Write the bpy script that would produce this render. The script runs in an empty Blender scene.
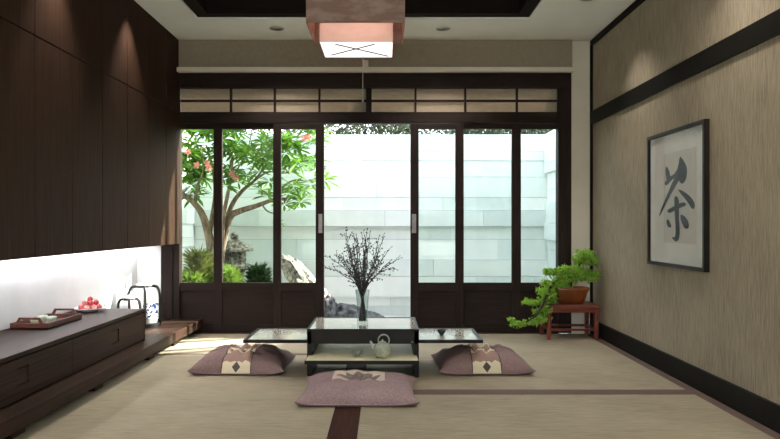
import bpy, math, random
from mathutils import Vector, Matrix
from mathutils import noise as mnoise
random.seed(7)
C = bpy.context.scene.collection
S = bpy.context.scene
PI = math.pi
F = 700.0; EYE = 0.97; Y0 = 6.233
def P(px, py, Y):
    """world point on a sight line of the survey photograph at distance Y"""
    return Vector(((px-385.0)*Y/F, Y, EYE-(py-224.0)*Y/F))
def lin(c):
    if isinstance(c, str):
        c = c.lstrip('#'); c = [int(c[i:i+2], 16)/255 for i in (0, 2, 4)]
    return tuple(x/12.92 if x <= .04045 else ((x+.055)/1.055)**2.4 for x in c) + (1.0,)

# ------------------------------------------------------------------ materials
def new_mat(name):
    m = bpy.data.materials.new(name); m.use_nodes = True
    nt = m.node_tree; nt.nodes.clear()
    out = nt.nodes.new('ShaderNodeOutputMaterial')
    return m, nt, out
def N(nt, t, **kw):
    n = nt.nodes.new(t)
    for k, v in kw.items():
        if k in n.inputs: n.inputs[k].default_value = v
        else: setattr(n, k, v)
    return n
def mat(name, c1, c2=None, scale=(8, 8, 8), rough=.6, bump=0.0, bscale=None, detail=4, spec=.5, metal=0.0,
        coat=0.0, lo=.35, hi=.65, rot=(0, 0, 0), transl=None, emit=None):
    m, nt, out = new_mat(name)
    p = N(nt, 'ShaderNodeBsdfPrincipled', Roughness=rough, Metallic=metal)
    p.inputs['Specular IOR Level'].default_value = spec
    p.inputs['Coat Weight'].default_value = coat
    tc = N(nt, 'ShaderNodeTexCoord'); mp = N(nt, 'ShaderNodeMapping'); mp.inputs['Scale'].default_value = scale
    mp.inputs['Rotation'].default_value = rot
    nt.links.new(tc.outputs['Object'], mp.inputs['Vector'])
    nz = N(nt, 'ShaderNodeTexNoise', Scale=1.0, Detail=detail, Roughness=.6)
    nt.links.new(mp.outputs[0], nz.inputs['Vector'])
    cr = N(nt, 'ShaderNodeValToRGB')
    cr.color_ramp.elements[0].position = lo; cr.color_ramp.elements[1].position = hi
    cr.color_ramp.elements[0].color = lin(c1); cr.color_ramp.elements[1].color = lin(c2 or c1)
    nt.links.new(nz.outputs[0], cr.inputs[0]); nt.links.new(cr.outputs[0], p.inputs['Base Color'])
    if bump:
        src = nz
        if bscale:
            mp2 = N(nt, 'ShaderNodeMapping'); mp2.inputs['Scale'].default_value = bscale
            nt.links.new(tc.outputs['Object'], mp2.inputs['Vector'])
            src = N(nt, 'ShaderNodeTexNoise', Scale=1.0, Detail=3.0); nt.links.new(mp2.outputs[0], src.inputs['Vector'])
        b = N(nt, 'ShaderNodeBump', Strength=bump, Distance=.01)
        nt.links.new(src.outputs[0], b.inputs['Height']); nt.links.new(b.outputs[0], p.inputs['Normal'])
    if emit:
        p.inputs['Emission Color'].default_value = lin(emit[0]); p.inputs['Emission Strength'].default_value = emit[1]
    last = p
    if transl:
        t = N(nt, 'ShaderNodeBsdfTranslucent'); t.inputs['Color'].default_value = lin(transl[0])
        mx = N(nt, 'ShaderNodeMixShader', Fac=transl[1])
        nt.links.new(p.outputs[0], mx.inputs[1]); nt.links.new(t.outputs[0], mx.inputs[2]); last = mx
    nt.links.new(last.outputs[0], out.inputs[0])
    return m
def glass_mat(name, tint, ior=1.45, rough=0.0, graze=1.0):
    m, nt, out = new_mat(name)
    lw = N(nt, 'ShaderNodeLayerWeight', Blend=.5)
    pw = N(nt, 'ShaderNodeMath', operation='POWER'); pw.inputs[1].default_value = 5.0; nt.links.new(lw.outputs['Facing'], pw.inputs[0])
    f0 = ((ior-1)/(ior+1))**2*.6
    fr = N(nt, 'ShaderNodeMath', operation='MULTIPLY_ADD'); fr.inputs[1].default_value = (1-f0)*graze; fr.inputs[2].default_value = f0
    nt.links.new(pw.outputs[0], fr.inputs[0])
    tr = N(nt, 'ShaderNodeBsdfTransparent'); tr.inputs[0].default_value = lin(tint)
    gl = N(nt, 'ShaderNodeBsdfGlossy', Roughness=rough)
    mx = N(nt, 'ShaderNodeMixShader')
    nt.links.new(fr.outputs[0], mx.inputs[0]); nt.links.new(tr.outputs[0], mx.inputs[1]); nt.links.new(gl.outputs[0], mx.inputs[2])
    nt.links.new(mx.outputs[0], out.inputs[0])
    return m
def emission_mat(name, col, strength):
    m, nt, out = new_mat(name)
    e = N(nt, 'ShaderNodeEmission', Strength=strength); e.inputs[0].default_value = lin(col)
    nt.links.new(e.outputs[0], out.inputs[0]); return m
def weave_mat(name, c1, c2, axis_scale, rough=.9, c3=None):
    """cloth / rush weave: stretched fibre noise over a broad drift"""
    m, nt, out = new_mat(name)
    p = N(nt, 'ShaderNodeBsdfPrincipled', Roughness=rough); p.inputs['Specular IOR Level'].default_value = .2
    tc = N(nt, 'ShaderNodeTexCoord')
    mp = N(nt, 'ShaderNodeMapping'); mp.inputs['Scale'].default_value = axis_scale
    nz = N(nt, 'ShaderNodeTexNoise', Scale=1.0, Detail=3.0, Roughness=.7)
    nz2 = N(nt, 'ShaderNodeTexNoise', Scale=2.3, Detail=2.0)
    ad = N(nt, 'ShaderNodeMath', operation='MULTIPLY_ADD'); ad.inputs[1].default_value = .35
    cr = N(nt, 'ShaderNodeValToRGB')
    cr.color_ramp.elements[0].position = .48; cr.color_ramp.elements[1].position = .86
    cr.color_ramp.elements[0].color = lin(c1); cr.color_ramp.elements[1].color = lin(c2)
    nt.links.new(tc.outputs['Object'], mp.inputs[0]); nt.links.new(mp.outputs[0], nz.inputs['Vector'])
    nt.links.new(tc.outputs['Object'], nz2.inputs['Vector'])
    nt.links.new(nz2.outputs[0], ad.inputs[0]); nt.links.new(nz.outputs[0], ad.inputs[2])
    nt.links.new(ad.outputs[0], cr.inputs[0]); nt.links.new(cr.outputs[0], p.inputs['Base Color'])
    b = N(nt, 'ShaderNodeBump', Strength=.25, Distance=.004)
    nt.links.new(nz.outputs[0], b.inputs['Height']); nt.links.new(b.outputs[0], p.inputs['Normal'])
    nt.links.new(p.outputs[0], out.inputs[0]); return m

M = {}
M['wood_v'] = mat('dark_wood_upright', '#271a13', '#3c2a20', (150, 150, 2.5), .6, .15, detail=6, spec=.06)
M['wood_h'] = mat('dark_wood_level', '#211815', '#3a2b26', (1.8, 60, 60), .6, .15, detail=6, spec=.12)
M['wood_y'] = mat('dark_wood_long', '#20150f', '#38271e', (60, 1.6, 60), .5, .15, detail=6, spec=.12)
M['frame'] = mat('door_wood', '#1f1614', '#2b1f1c', (40, 40, 3), .6, .1, spec=.15)
M['frame_h'] = mat('door_wood_level', '#1f1614', '#2b1f1c', (3, 40, 40), .6, .1, spec=.15)
M['trim'] = mat('black_brown_trim', '#12100e', '#181513', (20, 20, 20), .6, spec=.12)
M['coffer'] = mat('coffer_wood', '#150f0d', '#1d1412', (2, 50, 50), .6, .1, spec=.1)
M['ceil'] = mat('ceiling_paint', '#ebece6', '#f0f1ec', (3, 3, 3), .9)
M['white'] = mat('white_plaster', '#d8cfc1', '#dfd6c8', (4, 4, 4), .9)
M['alcove'] = mat('alcove_paint', '#e8e8ea', '#f0f0f2', (4, 4, 4), .8)
M['header'] = mat('header_paint', '#8d8072', '#948778', (30, 30, 30), .9)
M['wallcloth'] = weave_mat('wall_cloth', '#7a6f5f', '#a09481', (110, 150, 9))
M['rush'] = weave_mat('tatami_rush', '#7b7262', '#a09682', (9, 210, 210), .85)
M['border'] = mat('tatami_border', '#4c3a34', '#5e4a42', (150, 150, 150), .9, .2)
M['inlay'] = mat('floor_inlay_wood', '#2c1712', '#3b2119', (60, 3, 60), .8, .1, spec=.08)
M['paper'] = mat('transom_paper', '#8d8071', '#9b8e7e', (20, 60, 60), .85, transl=('#d0c4b2', .2))
M['glass'] = glass_mat('door_glass', '#f5fbf8')
M['vaseglass'] = glass_mat('vase_glass', '#f0f4f3', 1.6)
M['artglass'] = glass_mat('picture_glass', '#fbfbfb', 1.15, graze=.25)
M['handle'] = mat('handle_metal', '#7a7276', '#8d8589', (50, 50, 50), .35, metal=.3)
M['tabletop'] = mat('table_lacquer', '#e6e1d4', '#efeae0', (4, 4, 4), .08, spec=.8, coat=1.0)
M['tabletop'].node_tree.nodes['Principled BSDF'].inputs['Coat IOR'].default_value = 2.9
M['tabletop'].node_tree.nodes['Principled BSDF'].inputs['Coat Roughness'].default_value = .11
M['shelftop'] = mat('shelf_lacquer', '#e2d9b4', '#eae2c2', (4, 4, 4), .3, spec=.3)
M['tablewood'] = mat('table_black_wood', '#140f0d', '#1c1412', (3, 50, 50), .45, spec=.25)
M['black'] = mat('black_metal', '#0f0f10', '#19191a', (50, 50, 50), .4)
M['porc'] = mat('white_porcelain', '#eceded', '#f5f6f6', (20, 20, 20), .3, coat=.1)
M['celadon'] = mat('celadon_glaze', '#8b9182', '#a8ac9b', (25, 25, 25), .12, coat=.5)
M['steel'] = mat('downlight_metal', '#a9a7a0', '#bbb9b2', (30, 30, 30), .35, metal=.3)
M['lampglow'] = emission_mat('downlight_glow', '#ffe9c8', 6.0)
M['led'] = emission_mat('led_glow', '#fdfbff', 26.0)
M['mauve'] = weave_mat('mauve_cloth', '#5d484a', '#88716f', (160, 160, 160), .85)
M['mauve2'] = weave_mat('pale_mauve_cloth', '#6f595c', '#9d878a', (160, 160, 160), .85)
M['piping'] = mat('dark_piping', '#2a1a1a', '#38262a', (60, 60, 60), .8)
M['cream'] = mat('cream_cloth', '#cfc3ab', '#ded4bf', (90, 90, 90), .9, .1)
M['cream2'] = mat('faded_cream_cloth', '#b3a295', '#c6b6aa', (90, 90, 90), .9, .1)
M['lotus'] = mat('grey_motif', '#625754', '#7b6f6b', (90, 90, 90), .9, .1)
M['redwood'] = mat('rosewood', '#57251a', '#7d3a28', (5, 60, 60), .35, .1)
M['traywood'] = mat('tray_wood', '#4e2a1f', '#6b3b2b', (60, 4, 60), .4, .1)
M['pot'] = mat('brown_glazed_pot', '#6e3a1d', '#8a4b27', (8, 8, 8), .3, coat=.2)
M['soil'] = mat('dark_soil', '#2b221a', '#42362a', (80, 80, 80), .95, .5)
M['bark'] = mat('grey_bark', '#4a3d31', '#8a7762', (40, 40, 8), .9, .6)
M['bark_dark'] = mat('dark_bark', '#241c16', '#44372c', (40, 40, 8), .9, .5)
M['twig'] = mat('black_twig', '#1c1a1b', '#474246', (60, 60, 60), .8)
M['bud'] = mat('dark_bud', '#151314', '#3a3337', (60, 60, 60), .8)
M['stone'] = mat('mossy_stone', '#45423b', '#b0aa9d', (26, 26, 26), .95, .8, detail=8, lo=.4, hi=.6)
M['stone_d'] = mat('dark_stone', '#1d2123', '#70757a', (9, 9, 9), .8, .8, detail=8, lo=.42, hi=.72)
M['gravel'] = mat('garden_gravel', '#c4c5c0', '#d2d3ce', (30, 30, 30), .95, .6)
M['lawn'] = mat('distant_lawn', '#4c5a34', '#68744a', (6, 6, 6), .95, .3)
M['block1'] = mat('wall_block_white', '#edf1ef', '#f4f6f4', (7, 7, 3), .85, .1)
M['block2'] = mat('wall_block_cool', '#e0e8e6', '#e9efed', (7, 7, 3), .85, .1)
M['block3'] = mat('wall_block_grey', '#d3dcda', '#dfe6e4', (7, 7, 3), .85, .1)
M['mortar'] = mat('wall_mortar', '#9aa6a4', '#a8b2b0', (10, 10, 10), .95)
M['leaf'] = mat('tree_leaf', '#284f10', '#587f22', (9, 9, 9), .5, spec=.2, transl=('#6b9c2a', .25))
M['leaf_y'] = mat('shrub_leaf', '#4c682a', '#86a047', (20, 20, 20), .7, spec=.2, transl=('#84a043', .25))
M['leaf_d'] = mat('dark_shrub_leaf', '#152a18', '#2d4a26', (20, 20, 20), .6, transl=('#4f7c3c', .25))
M['leaf_far'] = mat('far_leaf', '#232b22', '#46503c', (9, 9, 9), .9, spec=.1, transl=('#3f4a34', .15))
M['leaf_bon'] = mat('bonsai_leaf', '#6f9c34', '#b4d862', (30, 30, 30), .6, transl=('#b4dc5a', .3))
M['petal'] = mat('pink_petal', '#a8504e', '#cf8078', (30, 30, 30), .6, transl=('#d08078', .2))
M['fruit'] = mat('red_fruit', '#b5242f', '#d9525a', (40, 40, 40), .3, coat=.3)
M['fruit_p'] = mat('pink_fruit', '#d86a6c', '#efb9a8', (40, 40, 40), .35, coat=.3)
M['mat_board'] = mat('picture_mount', '#cfcbc3', '#d8d4cc', (6, 6, 6), .9)
M['rice'] = mat('rice_paper', '#bdb7ae', '#c7c1b8', (25, 25, 25), .95)
M['ink'] = mat('ink', '#23272b', '#30353a', (25, 25, 25), .8)
M['shade_out'] = mat('shade_fabric', '#93766e', '#ad958c', (9, 9, 22), .9, .1, transl=('#c8b8b2', .10), lo=.42, hi=.62)
M['shade_in'] = mat('inner_shade_fabric', '#ddc2ba', '#ecd6cf', (9, 9, 22), .9, transl=('#f4e4de', .35))
M['shade_rim'] = mat('peach_lining', '#dfa58f', '#e9b7a4', (20, 20, 20), .9, transl=('#f0c0ae', .3))
M['diffuser'] = emission_mat('lit_diffuser', '#fff6f0', 1.5)
M['cord'] = mat('pale_cord', '#b5aca0', '#c5bcb0', (60, 60, 60), .7)
M['rod'] = mat('grey_rod', '#3d3836', '#4d4744', (60, 60, 60), .5)

def blue_white():
    m, nt, out = new_mat('blue_white_painting')
    p = N(nt, 'ShaderNodeBsdfPrincipled', Roughness=.2)
    tc = N(nt, 'ShaderNodeTexCoord'); nz = N(nt, 'ShaderNodeTexNoise', Scale=38.0, Detail=2.0, Distortion=.8)
    cr = N(nt, 'ShaderNodeValToRGB'); cr.color_ramp.interpolation = 'CONSTANT'
    cr.color_ramp.elements[0].color = lin('#27345f'); cr.color_ramp.elements[1].position = .5
    cr.color_ramp.elements[1].color = lin('#e6e9ee')
    nt.links.new(tc.outputs['Object'], nz.inputs['Vector']); nt.links.new(nz.outputs[0], cr.inputs[0])
    nt.links.new(cr.outputs[0], p.inputs['Base Color']); nt.links.new(p.outputs[0], out.inputs[0]); return m
M['bluewhite'] = blue_white()

def band_mat():
    """cushion centre band: cream ends with a dark diamond, mauve-brown ripples, cream middle (uv in metres)"""
    m, nt, out = new_mat('cushion_band_cloth')
    p = N(nt, 'ShaderNodeBsdfPrincipled', Roughness=.85)
    L = nt.links.new
    uv = N(nt, 'ShaderNodeUVMap'); sp = N(nt, 'ShaderNodeSeparateXYZ'); L(uv.outputs[0], sp.inputs[0])
    nz = N(nt, 'ShaderNodeTexNoise', Scale=42.0, Detail=2.0); L(uv.outputs[0], nz.inputs['Vector'])
    ad = N(nt, 'ShaderNodeMath', operation='MULTIPLY_ADD'); ad.inputs[1].default_value = .045
    L(nz.outputs[0], ad.inputs[0]); L(sp.outputs[1], ad.inputs[2])
    cr = N(nt, 'ShaderNodeValToRGB'); cr.color_ramp.interpolation = 'CONSTANT'
    e = cr.color_ramp.elements; e[0].color = lin('#d8cbb0'); e[1].position = .098; e[1].color = lin('#8d7268')
    for pos, col in ((.205, '#cbbca2'), (.235, '#8d7268'), (.27, '#d3c6ae'), (.33, '#6f5a5a'), (.40, '#d3c6ae'), (.44, '#8d7268'), (.52, '#cbbca2'), (.56, '#8d7268'), (.64, '#d8cbb0')):
        n = e.new(pos); n.color = lin(col)
    L(ad.outputs[0], cr.inputs[0])
    # diamond
    ax = N(nt, 'ShaderNodeMath', operation='ABSOLUTE'); L(sp.outputs[0], ax.inputs[0])
    dy = N(nt, 'ShaderNodeMath', operation='SUBTRACT'); dy.inputs[1].default_value = .042; L(sp.outputs[1], dy.inputs[0])
    ay = N(nt, 'ShaderNodeMath', operation='ABSOLUTE'); L(dy.outputs[0], ay.inputs[0])
    s1 = N(nt, 'ShaderNodeMath', operation='MULTIPLY'); s1.inputs[1].default_value = 1/.027; L(ax.outputs[0], s1.inputs[0])
    s2 = N(nt, 'ShaderNodeMath', operation='MULTIPLY_ADD'); s2.inputs[1].default_value = 1/.036
    L(ay.outputs[0], s2.inputs[0]); L(s1.outputs[0], s2.inputs[2])
    lt = N(nt, 'ShaderNodeMath', operation='LESS_THAN'); lt.inputs[1].default_value = 1.0; L(s2.outputs[0], lt.inputs[0])
    mx = N(nt, 'ShaderNodeMix', data_type='RGBA'); L(lt.outputs[0], mx.inputs[0]); L(cr.outputs[0], mx.inputs[6])
    mx.inputs[7].default_value = lin('#4b423f')
    L(mx.outputs[2], p.inputs['Base Color']); L(p.outputs[0], out.inputs[0]); return m
M['band'] = band_mat()

# ------------------------------------------------------------------ object helpers
def wloc(o):
    v = Vector((0, 0, 0))
    while o is not None: v += o.location; o = o.parent
    return v
class MB:
    def __init__(s): s.v = []; s.f = []; s.mi = []; s.uv = None
    def add(s, vs, fs, mi=0):
        b = len(s.v); s.v += [Vector(v) for v in vs]; s.f += [tuple(b+i for i in f) for f in fs]; s.mi += [mi]*len(fs); return s
    def box(s, x0, x1, y0, y1, z0, z1, mi=0):
        v = [(x, y, z) for z in (z0, z1) for y in (y0, y1) for x in (x0, x1)]
        return s.add(v, [(0, 2, 3, 1), (4, 5, 7, 6), (0, 1, 5, 4), (2, 6, 7, 3), (0, 4, 6, 2), (1, 3, 7, 5)], mi)
    def prism(s, poly, d):
        """closed polygon (list of 3-D points) extruded along vector d"""
        n = len(poly); d = Vector(d); a = [Vector(p) for p in poly]
        return s.add(a+[p+d for p in a], [tuple(range(n))[::-1], tuple(range(n, 2*n))]+[(i, (i+1) % n, n+(i+1) % n, n+i) for i in range(n)])
    def tube(s, pts, r, n=8, cap=True):
        pts = [Vector(p) for p in pts]
        if not hasattr(r, '__len__'): r = [r]*len(pts)
        vs = []; fs = []
        t = (pts[1]-pts[0]).normalized(); up = Vector((0, 0, 1)) if abs(t.z) < .9 else Vector((1, 0, 0))
        a = t.cross(up).normalized()
        for i, p in enumerate(pts):
            t = (pts[min(i+1, len(pts)-1)]-pts[max(i-1, 0)]).normalized()
            a = (a-t*a.dot(t)).normalized(); b = t.cross(a)
            for k in range(n):
                th = 2*PI*k/n; vs.append(p+(a*math.cos(th)+b*math.sin(th))*r[i])
        for i in range(len(pts)-1):
            for k in range(n):
                fs.append((i*n+k, i*n+(k+1) % n, (i+1)*n+(k+1) % n, (i+1)*n+k))
        if cap: fs += [tuple(range(n))[::-1], tuple(range((len(pts)-1)*n, len(pts)*n))]
        return s.add(vs, fs)
    def lathe(s, prof, c=(0, 0, 0), n=32, sx=1, sy=1):
        c = Vector(c); vs = []; fs = []
        for r, z in prof:
            for k in range(n):
                th = 2*PI*k/n; vs.append(c+Vector((r*sx*math.cos(th), r*sy*math.sin(th), z)))
        for i in range(len(prof)-1):
            for k in range(n): fs.append((i*n+k, i*n+(k+1) % n, (i+1)*n+(k+1) % n, (i+1)*n+k))
        if prof[0][0] > 0: fs.append(tuple(range(n))[::-1])
        if prof[-1][0] > 0: fs.append(tuple(range((len(prof)-1)*n, len(prof)*n)))
        return s.add(vs, fs)
    def build(s, name, m, parent=None, smooth=False, bevel=0, loc=None):
        off = wloc(parent) if parent is not None else Vector(loc or (0, 0, 0))
        me = bpy.data.meshes.new(name); me.from_pydata([v-off for v in s.v], [], s.f)
        for mm in (m if isinstance(m, (list, tuple)) else [m]): me.materials.append(mm)
        me.polygons.foreach_set('material_index', s.mi)
        if s.uv:
            ul = me.uv_layers.new(name='UVMap')
            for l in me.loops: ul.data[l.index].uv = s.uv[l.vertex_index]
        if smooth: me.polygons.foreach_set('use_smooth', [True]*len(s.f))
        me.update()
        o = bpy.data.objects.new(name, me); C.objects.link(o)
        if parent is not None: o.parent = parent
        else: o.location = off
        if bevel:
            b = o.modifiers.new('bevel', 'BEVEL'); b.width = bevel; b.segments = 2; b.limit_method = 'ANGLE'
        return o
def B(*a): return MB().box(*a)
def tag(o, label=None, cat=None, group=None, kind=None):
    if label: o['label'] = label
    if cat: o['category'] = cat
    if group: o['group'] = group
    if kind: o['kind'] = kind
    return o
def thing(name, loc, label, cat, group=None, kind=None):
    o = bpy.data.objects.new(name, None); C.objects.link(o); o.location = loc; o.empty_display_size = .05
    return tag(o, label, cat, group, kind)
def struct(o, label, cat): return tag(o, label, cat, kind='structure')
def copy_tree(o, parent=None):
    c = o.copy(); C.objects.link(c)
    if parent is not None: c.parent = parent
    for ch in list(o.children): copy_tree(ch, c)
    return c
def ctube(pts, r0, r1, sub=5, n=8, mb=None):
    """smooth tapering tube through control points (Catmull-Rom)"""
    pts = [Vector(p) for p in pts]; out = []
    q = [pts[0]*2-pts[1]]+pts+[pts[-1]*2-pts[-2]]
    for i in range(1, len(q)-2):
        for k in range(sub):
            t = k/sub; a, b, c, d = q[i-1], q[i], q[i+1], q[i+2]
            out.append(.5*((2*b)+(c-a)*t+(2*a-5*b+4*c-d)*t*t+(3*b-a-3*c+d)*t**3))
    out.append(pts[-1]); m = len(out)
    rs = [r0+(r1-r0)*i/(m-1) for i in range(m)]
    (mb or MB()).tube(out, rs, n) if mb is None else mb.tube(out, rs, n)
    return out

# ------------------------------------------------------------------ room shell
XL, XR, ZC, YB = -2.2, 1.843, 2.6, -1.6
struct(B(XL-.15, XR+.15, YB-.15, Y0+.12, -.25, -.03).build('floor', M['inlay']), 'dark subfloor under the tatami mats', 'floor')
# ceiling with the hole of the coffer
cx0, cx1, cy0, cy1 = -1.488, 1.145, 1.0, 5.56
mb = MB(); mb.box(XL-.15, cx0, YB-.15, Y0+.12, ZC, ZC+.2); mb.box(cx1, XR+.15, YB-.15, Y0+.12, ZC, ZC+.2)
mb.box(cx0, cx1, YB-.15, cy0, ZC, ZC+.2); mb.box(cx0, cx1, cy1, Y0+.12, ZC, ZC+.2)
struct(mb.build('ceiling', M['ceil']), 'white painted ceiling around the dark recess', 'ceiling')
root = thing('trim_1', (-.17, 5.0, ZC), 'dark wooden recess sunk into the white ceiling', 'trim', kind='structure')
B(cx0-.05, cx1+.05, cy0-.05, cy1+.05, ZC+.201, ZC+.26).build('recess_panel', M['coffer'], root)
mb = MB(); w = .10; e = .002
mb.box(cx0+e, cx0+w, cy0+e, cy1-e, ZC+.012, ZC+.199); mb.box(cx1-w, cx1-e, cy0+e, cy1-e, ZC+.012, ZC+.199)
mb.box(cx0+w, cx1-w, cy0+e, cy0+w, ZC+.012, ZC+.199); mb.box(cx0+w, cx1-w, cy1-w, cy1-e, ZC+.012, ZC+.199)
mb.build('recess_frame', M['coffer'], root)
mb = MB()
for k in range(1, 5):
    x = cx0+w+(cx1-cx0-2*w)*k/5; mb.box(x-.02, x+.02, cy0+w, cy1-w, ZC+.15, ZC+.2)
mb.build('recess_batten', M['coffer'], root)

struct(B(XR, XR+.15, YB, Y0+.12, -.03, ZC).build('wall_right', M['wallcloth']), 'right wall covered in beige woven cloth', 'wall')
struct(B(XL-.15, XL, YB, Y0+.12, -.03, ZC).build('wall_left', M['alcove']), 'white back of the lit recess on the left wall', 'wall')
mb = MB(); mb.box(XL, XR, YB-.15, YB, -.03, .3); mb.box(XL, XR, YB-.15, YB, 2.35, ZC); mb.box(XL, -1.7, YB-.15, YB, .3, 2.35); mb.box(1.5, XR, YB-.15, YB, .3, 2.35)
struct(mb.build('wall_front', M['white']), 'plain wall at the near end of the room', 'wall')
r = thing('window_3', (-.1, YB-.08, .3), 'added wide glazed window for fill light at the near end of the room', 'window', kind='structure')  # window added behind the camera to let in soft fill light
for k in range(5): B(-1.7+k*.79, -1.66+k*.79, YB-.11, YB-.05, .3, 2.35).build('mullion', M['frame'], r)
for k in range(2): B(-1.7, 1.5, YB-.105, YB-.055, (.3, 2.31)[k], (.34, 2.35)[k]).build('rail', M['frame_h'], r)
B(-1.69, 1.49, YB-.082, YB-.078, .335, 2.315).build('glass_pane', M['glass'], r)
struct(B(-20, 20, -30, YB-.16, -.3, -.15).build('ground_front', M['gravel']), 'pale forecourt outside the added near window', 'ground')
# back wall: pier, header
mb = MB(); mb.box(1.656, XR, Y0, Y0+.12, -.03, ZC)
struct(mb.build('wall_back', M['white']), 'narrow white wall pier beside the right end of the doors', 'wall')
mb = MB(); mb.box(XL, 1.656, 6.19, Y0+.12, 2.315, ZC)
struct(mb.build('wall_back_header', M['header']), 'taupe header panel above the garden doors', 'wall')
root = thing('trim_2', (0, 6.17, 2.33), 'pale ledge and divider framing the taupe header panel', 'trim', kind='structure')
B(-1.84, 1.655, 6.13, 6.189, 2.308, 2.345).build('ledge', M['white'], root)
B(-.197, -.147, 6.15, 6.189, 2.346, 2.41).build('divider', M['white'], root)
mb = MB(); mb.box(XL, -1.99, Y0-.02, Y0+.12, -.03, 2.315)
struct(mb.build('wall_back_alcove', M['alcove']), 'white end wall of the lit recess beside the doors', 'wall')
# right wall trims
t = .018
struct(B(XR-t, XR, YB, Y0-.001, 1.854, 1.967).build('trim_3', M['trim']), 'broad dark band running along the upper right wall', 'trim')
struct(B(XR-t, XR, YB, Y0-.001, 2.552, 2.599).build('trim_4', M['trim']), 'dark strip where the right wall meets the ceiling', 'trim')
struct(B(XR-t-.002, XR, Y0-.03, Y0-.002, .127, 2.551).build('trim_5', M['trim']), 'dark upright strip in the right rear corner', 'trim')
struct(B(XR-t-.004, XR, YB, Y0-.001, 0, .126).build('baseboard_right', M['trim'], bevel=.003), 'black brown baseboard along the right wall', 'baseboard')

# ------------------------------------------------------------------ tatami
YF = 2.0
SX0, SX1 = -.264, -.128
def mat_thing(x0, x1, y0, y1, edges, label):
    r = thing('tatami_mat', ((x0+x1)/2, (y0+y1)/2, -.03), label, 'tatami mat', 'tatami mats on the floor')
    b = .058; X0 = x0+(b if 'w' in edges else 0); X1 = x1-(b if 'e' in edges else 0)
    Ya = y0+(b if 's' in edges else 0); Yb = y1-(b if 'n' in edges else 0)
    B(X0, X1, Ya, Yb, -.029, 0).build('rush_surface', M['rush'], r)
    for k, q in (('w', (x0, X0, y0, y1)), ('e', (X1, x1, y0, y1)), ('s', (X0, X1, y0, Ya)), ('n', (X0, X1, Yb, y1))):
        if k in edges: B(*q, -.029, .001).build('cloth_border', M['border'], r)
mat_thing(-1.80, SX0-.001, 5.185, 6.19, 's', 'tatami mat in the rear left by the doors, partly sunlit')
mat_thing(-1.80, SX0-.001, 2.2, 5.183, '', 'large tatami mat left of the dark floor strip, in front of the side cushion')
mat_thing(SX1+.001, 1.82, 4.04, 6.19, 'es', 'tatami mat under the right cushion and plant stand')
mat_thing(SX1+.001, 1.82, 2.2, 4.038, 'en', 'nearest tatami mat, lower right, beside the front cushion')
mat_thing(-1.80, 1.82, YB+.01, 2.198, 'n', 'tatami mat at the near end of the room')
tag(B(SX0, SX1, 2.2, 6.19, -.029, .001).build('floor_strip', M['inlay'], loc=(-.196, 4, -.029)), 'dark brown wooden strip running down the middle of the tatami floor', 'floor strip')

# ------------------------------------------------------------------ garden doors
def zz(py): return EYE-(py-224)*Y0/F
def xx(px): return (px-385)*Y0/F
FY0, FY1 = Y0, Y0+.09
r = thing('door_frame', (0, Y0, 0), 'dark wooden outer frame around the garden doors and transoms', 'door frame', kind='structure')
B(xx(179.4), xx(571.2), Y0-.01, FY1, zz(88), 2.313).build('head_beam', M['frame_h'], r, bevel=.003)
B(xx(179.6), xx(558), Y0-.008, FY1, zz(123.2), zz(112)).build('transom_beam', M['frame_h'], r, bevel=.003)
B(xx(558), xx(571.2), Y0-.01, FY1, 0, zz(88)).build('jamb', M['frame'], r, bevel=.003)
mb = B(-1.989, xx(173), Y0-.015, FY1, 0, 2.313); mb.box(xx(173), xx(179.4), Y0-.005, FY1, 0, 2.313)
mb.build('jamb', M['frame'], r, bevel=.003)
B(xx(179.6), xx(558), Y0-.035, FY1+.02, -.029, .004).build('sill', M['frame_h'], r)
B(xx(366), xx(371.7), Y0-.006, FY1, zz(112), zz(88)).build('transom_post', M['frame'], r)
def transom(n, bars, x0, x1, label):
    r = thing('window_%d' % n, (xx((x0+x1)/2), Y0, zz(100)), label, 'transom window', kind='structure')
    B(xx(x0)+.001, xx(x1)-.001, Y0+.035, Y0+.041, zz(112)+.001, zz(88)-.001).build('paper_pane', M['paper'], r)
    mb = B(xx(x0), xx(x1), Y0+.012, Y0+.034, zz(101.6), zz(99.4)).build('lattice_bar', M['frame_h'], r)
    for a, b in bars: B(xx(a), xx(b), Y0+.01, Y0+.0345, zz(112), zz(88)).build('lattice_bar', M['frame'], r)
transom(1, ((229.4, 231.6), (273.4, 275.6), (318.2, 320.2)), 179.6, 366, 'left transom row of beige paper panes above the doors')
transom(2, ((414.6, 416.6), (464.4, 466.5), (516.2, 518.3)), 371.7, 558, 'right transom row of beige paper panes above the doors')
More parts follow.
